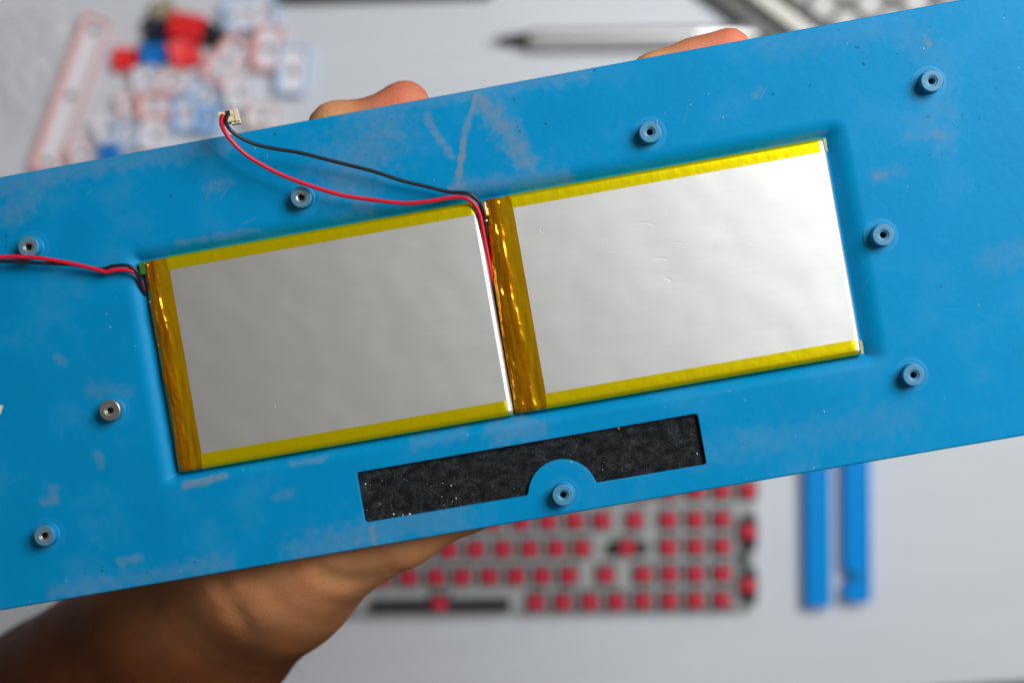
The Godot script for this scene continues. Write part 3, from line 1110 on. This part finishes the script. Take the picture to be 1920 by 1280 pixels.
	for z in range(1, nz - 1):
		for y in range(1, ny - 1):
			for x in range(1, nx - 1):
				var at := (z * ny + y) * nx + x
				var s := sum[at] >= 1.0
				for ax in 3:
					var o: int = [1, nx, nx * ny][ax]
					if s == (sum[at + o] >= 1.0):
						continue
					var b: int = [nx, nx * ny, 1][ax]
					var c: int = [nx * ny, 1, nx][ax]
					var q := [ids[at], ids[at - b], ids[at - b - c], ids[at - c]]
					if q.min() < 0:
						continue
					if s:
						q.reverse()
					for k in [0, 1, 2, 0, 2, 3]:
						st.add_index(q[k])
	st.generate_normals()
	var body := st.commit()
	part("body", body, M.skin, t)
	# dark hair on the forearm
	var arr := body.surface_get_arrays(0)
	var av: PackedVector3Array = arr[Mesh.ARRAY_VERTEX]
	var an: PackedVector3Array = arr[Mesh.ARRAY_NORMAL]
	var along := (P["fore"] as Vector3 - P["wrist"] as Vector3).normalized()
	var hr := SurfaceTool.new()
	hr.begin(Mesh.PRIMITIVE_TRIANGLES)
	hr.set_smooth_group(-1)
	var made := 0
	for tries in 60000:
		var i := rng.randi_range(0, av.size() - 1)
		var p := av[i] / MM
		var w: float = (p - (P["wrist"] as Vector3)).dot(along)
		var away: float = p.z - 0.45 * p.x - 45.0
		if w < 8.0 or rng.randf() > smoothstep(85.0, 145.0, away):
			continue
		var d := (along * rng.randf_range(0.5, 1.0) + an[i] * rng.randf_range(0.25, 0.7) + Vector3(rng.randfn(0, 0.3), rng.randfn(0, 0.2), rng.randfn(0, 0.3))).normalized()
		var l := rng.randf_range(6.0, 13.0)
		var q1 := p + d * l * 0.5
		var q2 := p + (d + along * 0.35 - an[i] * 0.25).normalized() * l
		var sd := d.cross(an[i]).normalized() * 0.055
		var su := d.cross(sd).normalized() * 0.055
		var r0 := [p + sd, p - sd * 0.5 + su, p - sd * 0.5 - su]
		var r1 := [q1 + sd, q1 - sd * 0.5 + su, q1 - sd * 0.5 - su]
		for k in 3:
			var m := (k + 1) % 3
			for v in [r0[k], r0[m], r1[k], r0[m], r1[m], r1[k], r1[k], r1[m], q2]:
				hr.add_vertex(v * MM)
		made += 1
		if made >= 2600:
			break
	hr.generate_normals()
	part("arm_hair", hr.commit(), M.hair, t).set_meta("kind", "stuff")


# ------------------------------------------------------------------ things on the desk
func switch_keyboard() -> void:
	var yk := 0.017
	var org := wp(1306, 1025, 0.0)
	var t := thing("keyboard", "bare mechanical keyboard with red switches and grey plate, no keycaps", "keyboard", Transform3D(Basis(Vector3.UP, deg_to_rad(0.7)), org))
	var inv := t.transform.affine_inverse()
	var lcl := func(px, py, y): return inv * wp(px, py, y)
	var br: Vector3 = lcl.call(1419, 1142, 0.009)
	var pw := 0.372
	var pd := 0.128
	part("plate", bevel_box(pw, 0.0095, pd, 0.0006, 0.003).commit(), M.plate, t, Vector3(br.x - pw / 2, 0.0, br.z - pd / 2))
	var house := join([
		loft([[15.4, 15.4, 0.6, 9.5], [15.4, 15.4, 0.6, 10.3], [14.0, 14.0, 0.6, 10.5], [13.6, 13.2, 0.8, 13.2], [11.2, 10.6, 0.9, 15.6], [9.4, 9.0, 0.8, 15.9]].map(mmr), false, true)])
	var stem := join([
		loft([[8.8, 8.2, 0.6, 15.5], [8.8, 8.2, 0.6, 17.6], [8.4, 7.8, 0.5, 17.9]].map(mmr), false, true),
		loft([[4.1, 1.2, 0.1, 17.8], [4.1, 1.2, 0.1, 20.6], [3.9, 1.0, 0.1, 20.8]].map(mmr), false, true),
		loft([[1.25, 4.2, 0.1, 17.8], [1.25, 4.2, 0.1, 20.6], [1.05, 4.0, 0.1, 20.8]].map(mmr), false, true)])
	var well_ring := loft([[9.3, 8.8, 0.6, 15.92], [9.3, 8.8, 0.6, 16.02]].map(mmr), false, true).commit()
	var proto: MeshInstance3D = null
	var rows := [
		[925, [1055, 1105, 1155, 1205, 1255, 1306, 1356, 1405]],
		[979, [825, 875, 925, 978, 1029, 1079.5, 1130, 1192, 1255, 1306, 1356]],
		[1030, [690, 740, 790, 841, 892, 944, 994, 1044, 1093, 1177, 1255, 1306, 1356]],
		[1081, [615, 665, 715, 766, 817, 867, 918, 968, 1018, 1068, 1137, 1207, 1257, 1306, 1356]],
		[1131, [575, 640, 824, 1006, 1057, 1107, 1157, 1207, 1257, 1306, 1356]],
	]
	var all := []
	for r in rows:
		for x in r[1]:
			all.append([x, r[0] - 1.0 - (x - 1030.0) * 0.0135])
	all.append([1405, 997])
	all.append([1405, 1098])
	for s in all:
		var p: Vector3 = lcl.call(s[0], s[1], 0.018)
		p.y = 0.0
		if proto == null:
			proto = part("switch", house, M.housing, t, p)
			part("stem", stem, M.stem, proto)
			part("stem_opening", well_ring, M.housing_dark, proto)
		else:
			var n := 1
			for c in t.get_children():
				if str(c.name).begins_with("switch_"):
					n += 1
			var o: Node3D = proto.duplicate()
			o.name = "switch_%03d" % n
			t.add_child(o, true)
			o.position = p
	for b in [[826, 1134, 262, 21], [1177, 1027, 76, 24], [1405, 998, 26, 66], [1405, 1098, 26, 64]]:
		var p: Vector3 = lcl.call(b[0], b[1] - 1.0, 0.012)
		p.y = 0.0095
		var k := (H - 0.012) / F
		part("stabilizer", bevel_box(b[2] * k, 0.0062, b[3] * k, 0.0008, 0.002).commit(), M.black_plastic, t, p)
	var p2: Vector3 = lcl.call(1393, 1050, 0.012)
	p2.y = 0.0095
	part("controller_chip", bevel_box(0.008, 0.0012, 0.010, 0.0002, 0.0004).commit(), M.housing_dark, t, p2)


func rails() -> void:
	var k := (H - 0.012) / F
	for s in [[1537, 1139, 47, "plain blue plastic strip, the left one of two beside the red switches"], [1611, 1128, 47, "blue plastic strip with a notch near its end, the right one of two"]]:
		var w: float = s[2] * k
		var length := 0.115
		var e := wp(s[0], s[1], 0.012)
		e.y = 0.0
		var t := thing("plastic_strip", s[3], "plastic strip", Transform3D(Basis(Vector3.UP, deg_to_rad(0.5)), e), "blue strips on the desk")
		if s[0] < 1560:
			part("strip", moved(loft([[w - 0.001, length - 0.001, 0.0015, 0], [w, length, 0.002, 0.0006], [w, length, 0.002, 0.011], [w - 0.0014, length - 0.0014, 0.0015, 0.012]]), Vector3(0, 0, -length / 2) / MM), M.rail, t)
		else:
			# a notch bitten out of its left side, with a hole beside it
			var poly := PackedVector2Array([Vector2(-w / 2 + 0.001, 0), Vector2(-w / 2, -0.001), Vector2(-w / 2, -0.0125)])
			for q in 9:
				var a := deg_to_rad(lerpf(80.0, -80.0, q / 8.0))
				poly.append(Vector2(-w / 2 + cos(a) * 0.0045, -0.018 + sin(a) * 0.0052))
			poly.append_array(PackedVector2Array([Vector2(-w / 2, -0.0235), Vector2(-w / 2, -length), Vector2(w / 2, -length), Vector2(w / 2, -0.001), Vector2(w / 2 - 0.001, 0)]))
			var c := CSGPolygon3D.new()
			c.polygon = poly
			c.depth = 0.012
			c.mode = CSGPolygon3D.MODE_DEPTH
			var mesh := extrude(poly, 0.012)
			c.free()
			part("strip", mesh, M.rail, t)
			part("screw_recess", lathe([[0.0042, 0.0], [0.0042, 0.0006], [0.0034, 0.0007], [0.0026, 0.0003], [0.0, 0.0003]], 24).commit(), M.post, t, Vector3(0.0002, 0.012, -0.0185))


func extrude(poly: PackedVector2Array, h: float) -> ArrayMesh:
	# x, z outline raised to height h with a small bevel
	var st := SurfaceTool.new()
	st.begin(Mesh.PRIMITIVE_TRIANGLES)
	st.set_smooth_group(-1)
	var tri := Geometry2D.triangulate_polygon(poly)
	for e in [h, 0.0]:
		for k in range(0, tri.size(), 3):
			var a := poly[tri[k]]
			var b := poly[tri[k + 1]]
			var c := poly[tri[k + 2]]
			if ((b - a).cross(c - a) > 0) != (e > 0.0):
				var s := b
				b = c
				c = s
			for p in [a, b, c]:
				st.add_vertex(Vector3(p.x, e, p.y))
	var cw := Geometry2D.is_polygon_clockwise(poly)
	for i in poly.size():
		var a := poly[i]
		var b := poly[(i + 1) % poly.size()]
		var q := [Vector3(a.x, 0, a.y), Vector3(b.x, 0, b.y), Vector3(b.x, h, b.y), Vector3(a.x, h, a.y)]
		for kk in ([0, 1, 2, 0, 2, 3] if not cw else [0, 2, 1, 0, 3, 2]):
			st.add_vertex(q[kk])
	st.generate_normals()
	return st.commit()


func pen() -> void:
	var tip := wp(922, 73, 0.008)
	var end := wp(1425, 68, 0.008)
	var dir := (end - tip).normalized()
	var t := thing("pen", "silver white pen with a dark conical tip lying behind the case", "pen", Transform3D(Basis(dir, Vector3.UP, dir.cross(Vector3.UP).normalized()).orthonormalized(), tip))
	var L := tip.distance_to(end)
	# built along +y of a lathe, then laid along x
	var lay := Transform3D(Basis(Vector3(0, 1, 0), Vector3(1, 0, 0), Vector3(0, 0, -1)), Vector3.ZERO)
	var r := 0.0079
	for q in [["tip", [[0.0, 0.0], [0.0006, 0.0], [0.0008, 0.004], [0.0016, 0.006], [0.0034, 0.017], [0.0048, 0.026]], M.pen_dark], ["barrel", [[0.0, 0.026], [0.0062, 0.026], [0.0074, 0.029], [r, 0.034], [r, L - 0.004], [r * 0.8, L - 0.001], [0.0, L]], M.pen]]:
		var st := SurfaceTool.new()
		st.begin(Mesh.PRIMITIVE_TRIANGLES)
		st.append_from(lathe(q[1], 6 if q[0] == "barrel" and false else 40).commit(), 0, lay)
		part(q[0], st.commit(), q[2], t)
	part("clip", bevel_box(0.034, 0.0012, 0.004, 0.0003, 0.001).commit(), M.pen, t, Vector3(L - 0.03, r + 0.0003, 0.0))


func keycap(px: float, py: float, w: float, d: float, turn: float, skirt: Material, top: Material, upside: bool, label: String, stems := 1, y := 0.0, tilt := Vector3.ZERO) -> void:
	var h := 0.0085
	var base := wp(px, py, y + h)
	base.y = y
	var b := Basis(Vector3.UP, deg_to_rad(turn)) * Basis.from_euler(tilt * PI / 180.0)
	var t := thing("keycap", label, "keycap", Transform3D(b, base), "loose keycaps")
	w *= MM
	d *= MM
	var tw := w - (0.0044 if upside else 0.0058)
	var td := d - (0.0038 if upside else 0.0050)
	if upside:
		# it lies on its top face, hollow side up
		part("skirt", loft([[tw - 0.001, td - 0.001, 0.002, 0.0003], [tw, td, 0.002, 0.001], [w, d, 0.0012, h], [w - 0.0026, d - 0.0026, 0.0010, h], [tw - 0.0012, td - 0.0012, 0.002, 0.0054]], false, false).commit(), skirt, t)
		part("top_face", loft([[tw - 0.001, td - 0.001, 0.002, 0.0], [tw - 0.0004, td - 0.0004, 0.002, 0.0004], [tw - 0.0010, td - 0.0010, 0.002, 0.0056]], true, true).commit(), top, t)
		var along := w >= d
		var spread := maxf(w, d)
		var spots := [0.0] if stems == 1 else [-0.012, 0.0, 0.012] if spread < 0.06 else [-0.05, 0.0, 0.05]
		var st := join([lathe([[0.0028, 0.0054], [0.0028, 0.0074], [0.0021, 0.0074], [0.0021, 0.0056]], 20)])
		for s in spots:
			var o := part("stem", st, M.cap_grey, t, Vector3(s, 0, 0) if along else Vector3(0, 0, s))
			part("stem_hole", lathe([[0.0021, 0.0064], [0.0, 0.0064]], 16).commit(), M.cap_navy, o)
	else:
		part("skirt", loft([[w - 0.0026, d - 0.0026, 0.0010, 0.0], [w, d, 0.0012, 0.0], [tw + 0.0006, td + 0.0006, 0.002, h - 0.0008]], false, false).commit(), skirt, t)
		part("top_face", loft([[tw + 0.0006, td + 0.0006, 0.002, h - 0.0008], [tw - 0.0004, td - 0.0004, 0.002, h], [tw * 0.5, td * 0.5, 0.003, h - 0.0005]], false, true).commit(), top, t)


func loose_keycaps() -> void:
	keycap(130, 178, 118, 20, 70.5, M.cap_pink, M.cap_white, true, "long white and pink space bar keycap lying hollow side up", 3)
	keycap(289, 51, 20, 20, 8, M.cap_navy, M.cap_navy, false, "dark navy keycap beside the red keycaps")
	keycap(301, 18, 18, 18, 15, M.cap_tan, M.cap_tan, false, "tan brown keycap behind the dark navy one")
	keycap(345, 45, 27, 20, -12, M.cap_red, M.cap_red, false, "bright red keycap between the navy and the black keycaps", 1, 0.006, Vector3(8, 0, 6))
	keycap(388, 62, 20, 18, -22, M.cap_black, M.cap_black, false, "black keycap leaning at the right of the red keycaps", 1, 0.0, Vector3(0, 0, -68))
	keycap(229, 109, 19, 19, -4, M.cap_red, M.cap_red, false, "red keycap nearest to the pink space bar")
	keycap(281, 100, 20, 19, 3, M.cap_blue, M.cap_blue, false, "vivid blue keycap between two red keycaps", 1, 0.002, Vector3(10, 0, 0))
	keycap(338, 97, 24, 23, 20, M.cap_red, M.cap_red, false, "red keycap lying below the brightest red one", 1, 0.002, Vector3(0, 0, -12))
	keycap(272, 148, 18, 18, 4, M.cap_white, M.cap_white, true, "white keycap lying hollow side up below the blue one")
	keycap(322, 150, 18, 18, -14, M.cap_pale_pink, M.cap_white, true, "white keycap with pale pink rim below the red pair")
	keycap(288, 198, 26, 18, 2, M.cap_coral, M.cap_white, true, "white keycap with a coral red rim in the middle of the heap")
	keycap(242, 196, 18, 18, 10, M.cap_pale_pink, M.cap_white, true, "pale keycap left of the coral rimmed one")
	keycap(345, 212, 18, 24, 4, M.cap_sky, M.cap_white, true, "white keycap with sky blue rim right of the coral rimmed one")
	keycap(389, 222, 18, 20, -6, M.cap_sky, M.cap_pale_blue, true, "pale blue keycap near the top edge of the case")
	keycap(380, 176, 18, 18, 30, M.cap_pale_blue, M.cap_white, true, "white keycap with pale blue rim below the tilted pink one")
	keycap(236, 250, 18, 18, 5, M.cap_pale_blue, M.cap_white, true, "white keycap with pale blue rim beside the plain white one above the case edge")
	keycap(290, 252, 20, 22, -4, M.cap_white, M.cap_white, true, "plain white keycap just above the case edge")
	keycap(199, 285, 18, 18, 0, M.cap_blue, M.cap_blue, false, "vivid blue keycap half hidden by the case edge")
	keycap(152, 288, 18, 18, 14, M.cap_pale_pink, M.cap_white, true, "pale keycap between the space bar end and the half hidden blue one")
	keycap(200, 240, 18, 18, 22, M.cap_white, M.cap_white, true, "small white keycap behind the half hidden blue one")
	keycap(424, 112, 38, 20, 54, M.cap_pink, M.cap_white, true, "white and pink keycap two units long, tilted, hollow side up", 3)
	keycap(467, 24, 38, 22, 8, M.cap_pale_blue, M.cap_white, true, "white and pale blue wide keycap at the back of the heap", 3)
	keycap(501, 88, 20, 32, -6, M.cap_pink, M.cap_white, true, "white and pink upright keycap right of the tilted one")
	keycap(548, 130, 22, 34, -4, M.cap_pale_blue, M.cap_white, true, "white and pale blue keycap, the rightmost of the heap")
	keycap(447, 172, 19, 22, 12, M.cap_white, M.cap_white, true, "bright white keycap behind the small cream connector")
	keycap(492, 218, 24, 18, -8, M.cap_pale_pink, M.cap_white, true, "very pale pink keycap right of the cream connector")


func pale_keyboard() -> void:
	# the corner of a second keyboard at the upper right, turned on the desk
	var corner := wp(1446, 22, 0.012)
	var dir := Vector3(0.80, 0, 0.60).normalized()
	var t := thing("keyboard", "pale keyboard with light round-cornered keys, seen only as a corner at the upper right", "keyboard", Transform3D(Basis(Vector3.UP, -atan2(dir.z, dir.x)), Vector3(corner.x, 0, corner.z)))
	# local x runs down-right along its near edge, local -z away from it
	var L := 0.36
	var W := 0.13
	part("frame", moved(bevel_box(L, 0.020, W, 0.002, 0.006), Vector3(0.0, 0, -W / 2 + 0.004) / MM), M.pale_frame, t)
	part("deck", moved(bevel_box(L - 0.016, 0.003, W - 0.022, 0.0005, 0.003), Vector3(0.0, 0.0185, -W / 2 + 0.004) / MM), M.pale_deck, t)
	part("lower_case", moved(bevel_box(L - 0.002, 0.012, 0.016, 0.002, 0.004), Vector3(0.0, 0.0, 0.0105) / MM), M.pale_deck, t)  # dark strip set along the near side of the frame
	var key := loft([[17.6, 17.6, 3.0, 20.5], [17.8, 17.8, 3.0, 23.0], [16.0, 16.0, 3.6, 27.5], [14.6, 14.6, 4.0, 28.0]].map(mmr), false, true).commit()
	for r in 5:
		for k in 16:
			var x: float = -L / 2 + 0.022 + k * 0.0205 + [0.0, 0.005, 0.010, 0.003, 0.008][r]
			if x > L / 2 - 0.018:
				continue
			part("key", key, M.pale_key, t, Vector3(x, 0, -0.021 - r * 0.0205))


func small_desk_things() -> void:
	# a dark slab whose near edge crosses the top border
	var c := wp(722, -49, 0.008)
	var t := thing("tablet", "dark flat slab at the back of the desk, only its front edge showing", "tablet", Transform3D(Basis(Vector3.UP, deg_to_rad(1.6)), Vector3(c.x, 0, c.z)))
	part("body", bevel_box(0.155, 0.008, 0.036, 0.0015, 0.004).commit(), M.slab, t)
	# clear crumpled plastic at the left
	var wob := noise(0.045, 101, 3)
	var p := wp(58, 130, 0.004)
	var b := thing("plastic_bag", "crumpled clear plastic bag left of the pink space bar", "plastic bag", Transform3D(Basis(Vector3.UP, 0.25), Vector3(p.x, 0, p.z)))
	var g := grid(26, 30, func(i: int, j: int):
		var u := (i / 25.0 - 0.5) * 62.0
		var v := (0.5 - j / 29.0) * 92.0
		var ed := minf(minf(i, 25 - i), minf(j, 29 - j)) / 4.0
		var y := 0.6 + minf(ed, 1.0) * (3.4 + 6.0 * wob.get_noise_2d(u * 2.0, v * 2.0))
		return [Vector3(u + 6.0 * wob.get_noise_2d(v * 1.4, 9.0), maxf(y, 0.4), v) * MM, Vector2(i, j)])
	part("film", g.commit(), M.bag, b)
